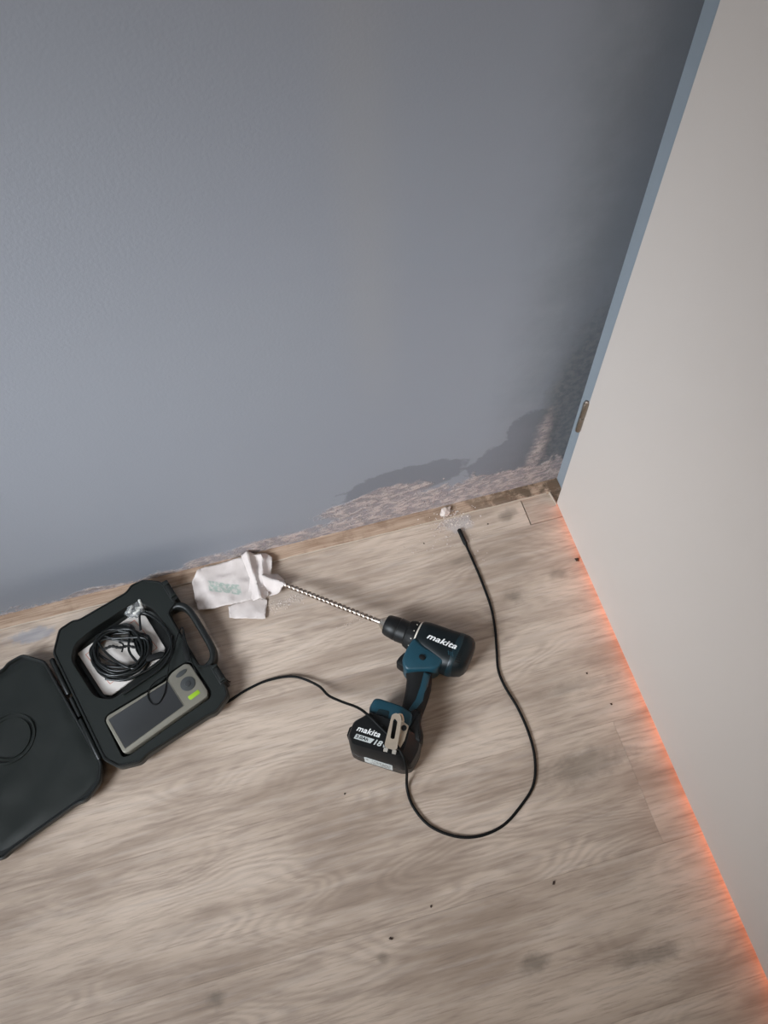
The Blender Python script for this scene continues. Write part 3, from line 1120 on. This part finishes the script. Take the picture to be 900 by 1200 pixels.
# torque numerals as small pale ticks
for k in range(5):
    th = math.radians(28 + k * 31)
    r_ = 0.0262
    y_, z_ = AX_B + r_ * math.cos(th), AX_Z + r_ * math.sin(th)
    tube('torque_mark', [(0.0060, y_, z_), (0.0078, y_, z_)], 0.0009, M['ring'], DR, 6)

# masonry bit
L0, L1_ = 0.070, 0.2770
nb = 220
rings = []
for i in range(nb + 1):
    t = i / nb
    a = L0 + (L1_ - L0) * t
    zc = AX_Z - 0.011 * t
    bc = AX_B + 0.001 * t
    ring = []
    tw = 0 if t < 0.06 else (t - 0.06) * (L1_ - L0) / 0.0175 * 2 * math.pi
    for j in range(20):
        th = 2 * math.pi * j / 20
        r_ = 0.0046
        if t >= 0.06:
            q = abs(math.cos(th))
            r_ = 0.0022 + 0.0028 * min(1.0, max(0.0, (q - 0.35) / 0.4))
        if t > 0.985:
            r_ *= max(0.15, (1 - t) / 0.015)
        ring.append((a, bc + r_ * math.cos(th + tw), zc + r_ * math.sin(th + tw)))
    rings.append(ring)
v, f = loft(rings)
pymesh('masonry_bit', v, f, M['chrome'], DR, 50)

# grip
gs = [(46, -46, 3, 19), (58, -50, 1, 18.5), (68, -54, -6, 17.5), (80, -57.5, -13, 17), (95, -59.5, -18, 17), (110, -60.2, -21.5, 17), (124, -60.6, -24, 17.5), (134, -62, -24, 19), (142, -62, -24, 20)]
rings = []
for b, a0, a1, h in gs:
    rings.append([(x + (a0 + a1) / 2000, b / 1000, z + AX_Z) for x, z in superell(0, 0, (a1 - a0) / 2000, h / 1000, 2.6, 32)])
v, f = loft(rings)
grip = pymesh('grip', v, f, M['rubber'], DR, 60)
gb = bvh_of(grip)


def drape(name, poly, mat, parent, bvh_, lift, thick, step=0.004):
    """thin panel that follows the surface under it"""
    vs2 = [Vector(p) for p in poly]
    xs = [p[0] for p in poly]
    ys = [p[1] for p in poly]
    pts = [Vector(p) for p in poly]
    x = min(xs) + step / 2
    while x < max(xs):
        y = min(ys) + step / 2
        while y < max(ys):
            if geometry.intersect_point_quad_2d if False else inside(poly, x, y):
                pts.append(Vector((x, y)))
            y += step
        x += step
    n = len(poly)
    res = geometry.delaunay_2d_cdt(pts, [(i, (i + 1) % n) for i in range(n)], [list(range(n))], 1, 1e-6)
    V, F = res[0], res[2]
    top, bot = [], []
    for p in V:
        h = bvh_.ray_cast(Vector((p.x, p.y, 0.3)), Vector((0, 0, -1)))
        z = h[0].z if h[0] else 0.045
        top.append((p.x, p.y, z + lift))
        bot.append((p.x, p.y, z + lift - thick))
    k = len(V)
    fs2 = [tuple(q) for q in F] + [tuple(i + k for i in reversed(q)) for q in F]
    cnt = {}
    for q in F:
        for i in range(len(q)):
            e = (q[i], q[(i + 1) % len(q)])
            cnt[tuple(sorted(e))] = cnt.get(tuple(sorted(e)), 0) + 1
    for q in F:
        for i in range(len(q)):
            e = (q[i], q[(i + 1) % len(q)])
            if cnt[tuple(sorted(e))] == 1:
                fs2.append((e[1], e[0], e[0] + k, e[1] + k))
    return pymesh(name, top + bot, fs2, mat, parent, 50)


drape('grip_inlay', mm([(-36, 60), (-47, 57), (-51, 78), (-50, 92), (-53, 104), (-49, 121), (-41, 130), (-38, 127), (-42, 108), (-40, 84)]), M['teal'], DR, gb, 0.0006, 0.002)
prism('trigger', roundpoly(mm([(4, 41), (8, 40), (13, 52), (14.5, 62), (9, 64.5), (-2, 66), (-6, 48)]), 0.003, 3), 0.0215, 0.0525, M['rubber'], DR, 0.003)

# foot above the battery
prism('foot', roundpoly(mm([(19, 137), (12, 133.5), (-25, 130), (-48, 134), (-53, 152), (-47, 170), (-8, 176), (14, 168), (20.5, 153)]), 0.005, 3), 0.0075, 0.0685, M['teal'], DR, 0.004, 50)
prism('foot_bumper', roundpoly(mm([(-44, 126), (-60, 125), (-64, 141), (-77.5, 158), (-78, 170), (-46, 174)]), 0.004, 3), 0.010, 0.0645, M['rubber'], DR, 0.005, 50)
prism('foot_emblem', roundpoly(mm([(6, 150), (-13, 146), (-15, 163), (4, 167)]), 0.004, 3), 0.066, 0.0693, M['darkteal'], DR, 0.0006)

# battery pack: rounded slab, its far side sloping away
B0 = [(15, 158), (35, 184), (33.5, 208), (20, 225), (8, 226), (-66, 216.5), (-79, 207), (-81, 182), (-76, 160), (-40, 156)]
T0 = [(13, 160), (32, 186), (30, 208.5), (19, 219.5), (8, 218.5), (-52, 208), (-60, 203), (-60, 184), (-56, 162), (-38, 157)]
M0 = [(15, 158), (34.5, 184), (33, 208), (20, 224.5), (8, 224.5), (-64, 214.5), (-76, 206), (-78, 182), (-73, 160), (-40, 156)]
bo, to, mo = roundpoly(mm(B0), 0.004, 3), roundpoly(mm(T0), 0.004, 3), roundpoly(mm(M0), 0.004, 3)
rings = [[(x, y, 0.0012) for x, y in inset(bo, 0.004)], [(x, y, 0.0022) for x, y in inset(bo, 0.0012)], [(x, y, 0.006) for x, y in bo],
         [(x, y, 0.038) for x, y in bo], [(x, y, 0.0388) for x, y in inset(bo, 0.0012)], [(x, y, 0.0402) for x, y in inset(bo, 0.0012)], [(x, y, 0.041) for x, y in bo],
         [(x, y, 0.058) for x, y in mo], [(x, y, 0.0725) for x, y in to], [(x, y, 0.0745) for x, y in inset(to, 0.0016)]]
v, f = loft(rings)
bat = pymesh('battery', v, f, M['black'], DR, 35)
RT, UP = (-0.992, -0.127, 0), (0.127, -0.992, 0)
ZB = 0.0746
lettering('battery_lettering', 'makita', (0.0220, 0.1975, ZB), RT, UP, 0.0385, 0.0092, M['print'], bat, None, 0.0003, 0.28, 0.022, 1.06)
# silver panel reading 3.0Ah and the outlined voltage
Rv, Uv = Vector(RT), Vector(UP)


def lab(p, s, t):
    q = Vector((p[0], p[1], 0)) + Rv * s + Uv * t
    return (q.x, q.y)


po = (0.0205, 0.2098)
prism('capacity_panel', [lab(po, 0, 0), lab(po, 0.0275, 0.0), lab(po, 0.0320, 0.0078), lab(po, 0.0020, 0.0078)][::-1], 0.0744, 0.0749, M['silverprint'], bat)
q = lab(po, 0.0022, 0.0016)
lettering('capacity_lettering', '3.0Ah', (q[0], q[1], 0.0749), RT, UP, 0.0205, 0.0050, M['black'], bat, None, 0.0003, 0.2, 0.03)
q = lab(po, 0.0325, -0.0004)
lettering('voltage_lettering', '18', (q[0], q[1], ZB), RT, UP, 0.0135, 0.0090, M['silverprint'], bat, None, 0.0003, 0.28, 0.03)
q = lab(po, 0.0475, -0.0004)
lettering('voltage_lettering', 'V', (q[0], q[1], ZB), RT, UP, 0.0045, 0.0045, M['silverprint'], bat, None, 0.0003, 0.28, 0.03)
# rating plate on the underside of the pack (faces the camera)
d = (Vector((-0.066, 0.2165, 0)) - Vector((0.008, 0.226, 0))).normalized()
nrm = Vector((-d.y, d.x, 0))
if nrm.y < 0:
    nrm = -nrm
c0 = Vector((-0.003, 0.2246, 0))
pl = [c0 + nrm * 0.0006, c0 + d * 0.047 + nrm * 0.0006]
z0, z1 = 0.0150, 0.0470
vv = [pl[0] + Vector((0, 0, z0)), pl[1] + Vector((0, 0, z0)), pl[1] + Vector((0, 0, z1)), pl[0] + Vector((0, 0, z1))]
vv += [p - nrm * 0.0012 for p in vv]
plate = pymesh('rating_plate', vv, [(0, 1, 2, 3), (7, 6, 5, 4), (0, 4, 5, 1), (1, 5, 6, 2), (2, 6, 7, 3), (3, 7, 4, 0)], M['silverprint'], bat)
rnd = random.Random(9)
vs, fs = [], []
for row in range(4):
    s = 0.003
    while s < 0.043:
        w_ = rnd.uniform(0.002, 0.007)
        zc = z1 - 0.0062 - row * 0.0065
        if rnd.random() < 0.75:
            k = len(vs)
            a_, b_ = pl[0] + d * s + nrm * 0.00025, pl[0] + d * min(s + w_, 0.044) + nrm * 0.00025
            vs += [a_ + Vector((0, 0, zc)), b_ + Vector((0, 0, zc)), b_ + Vector((0, 0, zc + 0.0026)), a_ + Vector((0, 0, zc + 0.0026))]
            fs.append((k, k + 1, k + 2, k + 3))
        s += w_ + 0.0015
pymesh('fine_print', vs, fs, M['button'], plate)
prism('release_button', roundpoly(mm([(36, 190), (38, 193), (36.5, 206), (33, 206), (33, 190)]), 0.001, 2), 0.022, 0.052, M['rubber'], bat, 0.001)

# belt hook of bent steel
hook = empty('belt_hook', (0, 0, 0), 0, DR)
HO = roundpoly(mm([(-30, 205), (-50.5, 201.5), (-38, 156), (-34, 149.5), (-25.5, 148.5), (-20.5, 154)]), 0.006, 5)
HI = roundpoly(mm([(-33.5, 189), (-40, 187.5), (-33, 160), (-27, 157.5), (-26, 161)]), 0.003, 4)


def plate_hole(name, outer, hole, z0, z1, mat, parent):
    bm = bmesh.new()
    for z in (z0, z1):
        es = []
        for poly in (outer, hole):
            loop = [bm.verts.new((x, y, z)) for x, y in poly]
            for j in range(len(loop)):
                es.append(bm.edges.new((loop[j], loop[(j + 1) % len(loop)])))
        bmesh.ops.triangle_fill(bm, edges=es, use_beauty=True)
    bm.verts.ensure_lookup_table()
    n1, n2 = len(outer), len(hole)
    tot = n1 + n2
    for base, n in ((0, n1), (n1, n2)):
        for j in range(n):
            a, b = base + j, base + (j + 1) % n
            bm.faces.new([bm.verts[a], bm.verts[b], bm.verts[b + tot], bm.verts[a + tot]])
    return frombm(name, bm, mat, parent, 35)


plate_hole('hook_strip', HO, HI, 0.0838, 0.0862, M['hookmetal'], hook)
# turned-down end with a notch between its two tabs
for s0, s1 in ((0.0, 0.0065), (0.0135, 0.0200)):
    e = Vector((-0.0205, -0.0035, 0)).normalized()
    p0 = Vector((-0.0302, 0.2050, 0)) + e * s0
    p1 = Vector((-0.0302, 0.2050, 0)) + e * s1
    o_ = Vector((-0.0012, 0.0072, 0))
    poly = [(p0.x, p0.y), (p1.x, p1.y), (p1.x + o_.x * 0.7, p1.y + o_.y * 0.7), (p0.x + o_.x * 0.7, p0.y + o_.y * 0.7)]
    v = []
    for (x, y), z in zip(poly, (0.0862, 0.0862, 0.0815, 0.0815)):
        v.append((x, y, z))
    for (x, y), z in zip(poly, (0.0838, 0.0838, 0.0795, 0.0795)):
        v.append((x, y, z))
    pymesh('hook_tab', v, [(0, 1, 2, 3), (7, 6, 5, 4), (0, 4, 5, 1), (1, 5, 6, 2), (2, 6, 7, 3), (3, 7, 4, 0)], M['steel'], hook)
prism('hook_mount', roundpoly(mm([(-34, 153), (-51, 157), (-54, 180), (-52, 198), (-49, 198), (-43, 180), (-36, 170)]), 0.002, 3), 0.0680, 0.0772, M['hookmetal'], hook, 0.0005)
prism('hook_screw', disc(-0.0455, -0.1635, 0.0044, 0.0044, 0), 0.0760, 0.0800, M['rubber'], hook, 0.0008)
tube('hook_bend', spline([(-0.030, 0.1495, 0.0850), (-0.0335, 0.1475, 0.0825), (-0.037, 0.150, 0.079), (-0.040, 0.1545, 0.0762)], 5), 0.0022, M['hookmetal'], hook, 8)

# ------------------------------------------------------------------ probe cable of the inspection camera
pc = empty('probe_cable', (-0.4602, -0.3437, 0))
tag(pc, 'thin black probe cable looping over the drill battery and across the floor', 'cable')
R_ = 0.0023
c1 = [(-0.6880, -0.2705), (-0.6785, -0.2682), (-0.6437, -0.2563), (-0.6049, -0.2499), (-0.5606, -0.2558), (-0.5251, -0.2813), (-0.5106, -0.3039), (-0.4918, -0.3198)]
zs = [0.0028, 0.0028, 0.003, 0.0035, 0.006, 0.011, 0.020, 0.036]
pp = []
cw = Vector((-0.4774, -0.7052, 1.3))
for (x, y), z in zip(c1, zs):
    g = Vector((x, y, 0.003))
    t = (z - 0.003) / (1.3 - 0.003)
    q = g.lerp(cw, t)
    pp.append((q.x, q.y, z))
pp += [(-0.4665, -0.3560, 0.064), (-0.4521, -0.3790, 0.0778), (-0.4405, -0.3989, 0.0782), (-0.4309, -0.4153, 0.0784), (-0.4241, -0.4308, 0.0786), (-0.4195, -0.4445, 0.0775), (-0.4170, -0.4570, 0.069), (-0.4175, -0.4690, 0.040), (-0.4200, -0.4765, 0.012)]
c3 = [(-0.4222, -0.4890), (-0.4209, -0.5119), (-0.4094, -0.5401), (-0.3904, -0.5608), (-0.3608, -0.5778), (-0.3279, -0.5841), (-0.2909, -0.5787), (-0.2556, -0.5594), (-0.2248, -0.5342), (-0.2081, -0.4972), (-0.2031, -0.4557), (-0.2063, -0.4106), (-0.2148, -0.3702), (-0.2162, -0.3385), (-0.2064, -0.3012), (-0.1963, -0.2627), (-0.1904, -0.2218), (-0.1905, -0.1691), (-0.1925, -0.1287), (-0.1950, -0.0930), (-0.1958, -0.0850)]
pp += [(x, y, 0.0028) for x, y in c3]
off = Vector((-0.4602, -0.3437, 0))
path = spline([Vector(p) - off for p in pp], 8)
tube('cable_sheath', path, R_, M['cable'], pc, 10)
tip = [Vector((-0.1950, -0.0930, 0.0040)), Vector((-0.1953, -0.0905, 0.0040)), Vector((-0.1954, -0.0895, 0.0040)), Vector((-0.1979, -0.0590, 0.0040)), Vector((-0.1980, -0.0570, 0.0040))]
tube('probe_head', [p - off for p in tip], [0.0028, 0.0034, 0.0040, 0.0040, 0.0034], M['rubber'], pc, 16)
tube('probe_lens', [Vector((-0.1980, -0.0571, 0.0040)) - off, Vector((-0.19805, -0.0566, 0.0040)) - off], 0.0022, M['screen'], pc, 12)

# ------------------------------------------------------------------ crumpled paper sleeve at the tip of the bit


vs, fs = [], []
A_ = [(-0.7075, -0.0300), (-0.6935, -0.0120), (-0.6790, -0.0085), (-0.6450, -0.0075), (-0.6050, -0.0085), (-0.6000, -0.0520), (-0.6000, -0.0970), (-0.6491, -0.0964), (-0.6800, -0.0935), (-0.7035, -0.0890), (-0.7075, -0.0690)]
sheetgeo(vs, fs, A_, lambda x, y: 0.0085 + ridge(x, y, 0.0046, 19) + ridge(x + 3, y, 0.0014, 55) - 0.001 + 0.0016 * noise.noise(Vector((x * 60, y * 60, 0))) + 0.006 * math.exp(-((y + 0.09) / 0.012) ** 2) * 0.4 + max(0, (y + 0.03)) * 0.25)
C_ = [(-0.6510, -0.0940), (-0.6050, -0.0900), (-0.5790, -0.0980), (-0.5900, -0.1370), (-0.6210, -0.1280), (-0.6520, -0.1175)]
sheetgeo(vs, fs, C_, lambda x, y: 0.0034 + ridge(x, y, 0.0028, 24) + ridge(x + 3, y, 0.0009, 60) + 0.0010 * noise.noise(Vector((x * 70, y * 70, 3))))
B_ = [(-0.6100, -0.0050), (-0.5965, -0.0030), (-0.5850, -0.0075), (-0.5610, -0.0130), (-0.5540, -0.0240), (-0.5570, -0.0400), (-0.5620, -0.0560), (-0.5690, -0.0740), (-0.5740, -0.0980), (-0.5830, -0.1060), (-0.6040, -0.1010), (-0.6095, -0.0800), (-0.6020, -0.0560)]
sheetgeo(vs, fs, B_, lambda x, y: 0.0130 + 0.011 * math.exp(-(dist_seg(x, y, (-0.597, -0.004), (-0.589, -0.100)) / 0.007) ** 2) +
         0.007 * math.exp(-(dist_seg(x, y, (-0.572, -0.018), (-0.580, -0.08)) / 0.006) ** 2) + ridge(x, y, 0.0045, 36), 0.0032)
D_ = [(-0.5780, -0.0600), (-0.5660, -0.0530), (-0.5500, -0.0600), (-0.5410, -0.0740), (-0.5385, -0.0920), (-0.5560, -0.0985), (-0.5740, -0.0990), (-0.5800, -0.0800)]
sheetgeo(vs, fs, D_, lambda x, y: 0.0100 + 0.020 * math.exp(-(dist_seg(x, y, (-0.580, -0.064), (-0.535, -0.096)) / 0.011) ** 2) + ridge(x, y, 0.0038, 45), 0.0028)
paper = pymesh('paper_sleeve', vs, fs, M['paper'], None, 28)
tag(paper, 'crumpled white paper sleeve with faded green print around the drill bit tip', 'paper')
sm = paper.modifiers.new('thickness', 'SOLIDIFY')
sm.thickness = 0.0005

# ------------------------------------------------------------------ plaster debris
rnd = random.Random(31)
bm = bmesh.new()
bmesh.ops.create_icosphere(bm, subdivisions=2, radius=1.0)
for v in bm.verts:
    dd = v.co.normalized()
    k = 1 + 0.5 * noise.noise(dd * 1.9 + Vector((4, 0, 0)))
    v.co = Vector((dd.x * 0.0125 * k, dd.y * 0.0085 * k, dd.z * 0.0055 * k))
chunk = frombm('plaster_chunk', bm, M['plaster'])
chunk.location = (-0.2115, -0.0150, 0.0098)
chunk.rotation_euler = (0.15, 0.1, 0.5)
tag(chunk, 'flat chunk of pale plaster lying on the batten below the wall', 'plaster')

vs, fs = [], []
for (cx, cy, sx, sy, n, s0, s1) in ((-0.205, -0.034, 0.035, 0.015, 150, 0.0006, 0.0022), (-0.215, -0.050, 0.05, 0.03, 90, 0.0005, 0.0014), (-0.572, -0.116, 0.022, 0.010, 90, 0.0005, 0.0013), (-0.535, -0.112, 0.02, 0.010, 80, 0.0005, 0.0013),
                                    (-0.44, -0.185, 0.03, 0.006, 25, 0.0005, 0.0011), (-0.66, -0.165, 0.02, 0.02, 22, 0.0005, 0.0012), (-0.18, -0.12, 0.012, 0.02, 6, 0.0007, 0.0014), (-0.28, -0.07, 0.03, 0.02, 12, 0.0006, 0.0014)):
    for i in range(n):
        x, y = rnd.gauss(cx, sx * 0.6), rnd.gauss(cy, sy * 0.7)
        s = rnd.uniform(s0, s1)
        zb = 0.0050 if y > -0.0268 else 0.0
        if y > -0.004:
            continue
        crumb(vs, fs, (x, y, zb + s * 0.5), s, (1, 1, 0.7), rnd)
cr = pymesh('plaster_crumbs', vs, fs, M['plaster'])
tag(cr, 'scattered white crumbs of plaster on the floor below the wall', 'crumbs', kind='stuff')

for x, y, s, lb in ((-0.0060, -0.1765, 0.0036, 'dark splinter of grit against the door bottom'), (-0.0710, -0.3840, 0.0014, 'dark grit speck on the floor nearest the door, upper of two'),
                    (-0.0520, -0.4450, 0.0017, 'dark grit speck on the floor nearest the door, lower of two'), (-0.5020, -0.6840, 0.0022, 'dark grit speck on bare floor below the cable loop, left one'),
                    (-0.4330, -0.6580, 0.0014, 'dark grit speck on bare floor just below the cable loop'), (-0.2440, -0.6760, 0.0020, 'dark grit speck on bare floor right below the cable loop'),
                    (-0.5210, -0.4670, 0.0014, 'dark grit speck on the floor left below the battery'), (-0.1400, -0.0590, 0.0014, 'dark grit speck on the floor right of the probe tip'),
                    (-0.2700, -0.0660, 0.0014, 'dark grit speck on the floor left of the probe tip')):
    vs, fs = [], []
    for k in range(3):
        crumb(vs, fs, (rnd.uniform(-s, s) * 0.5, rnd.uniform(-s, s) * 0.5, s * 0.45), s, (1.0, 1.0, 0.6), rnd)
    g = pymesh('grit_speck', vs, fs, M['speck'])
    g.location = (x, y, 0)
    tag(g, lb, 'grit', 'dark grit on the floor')
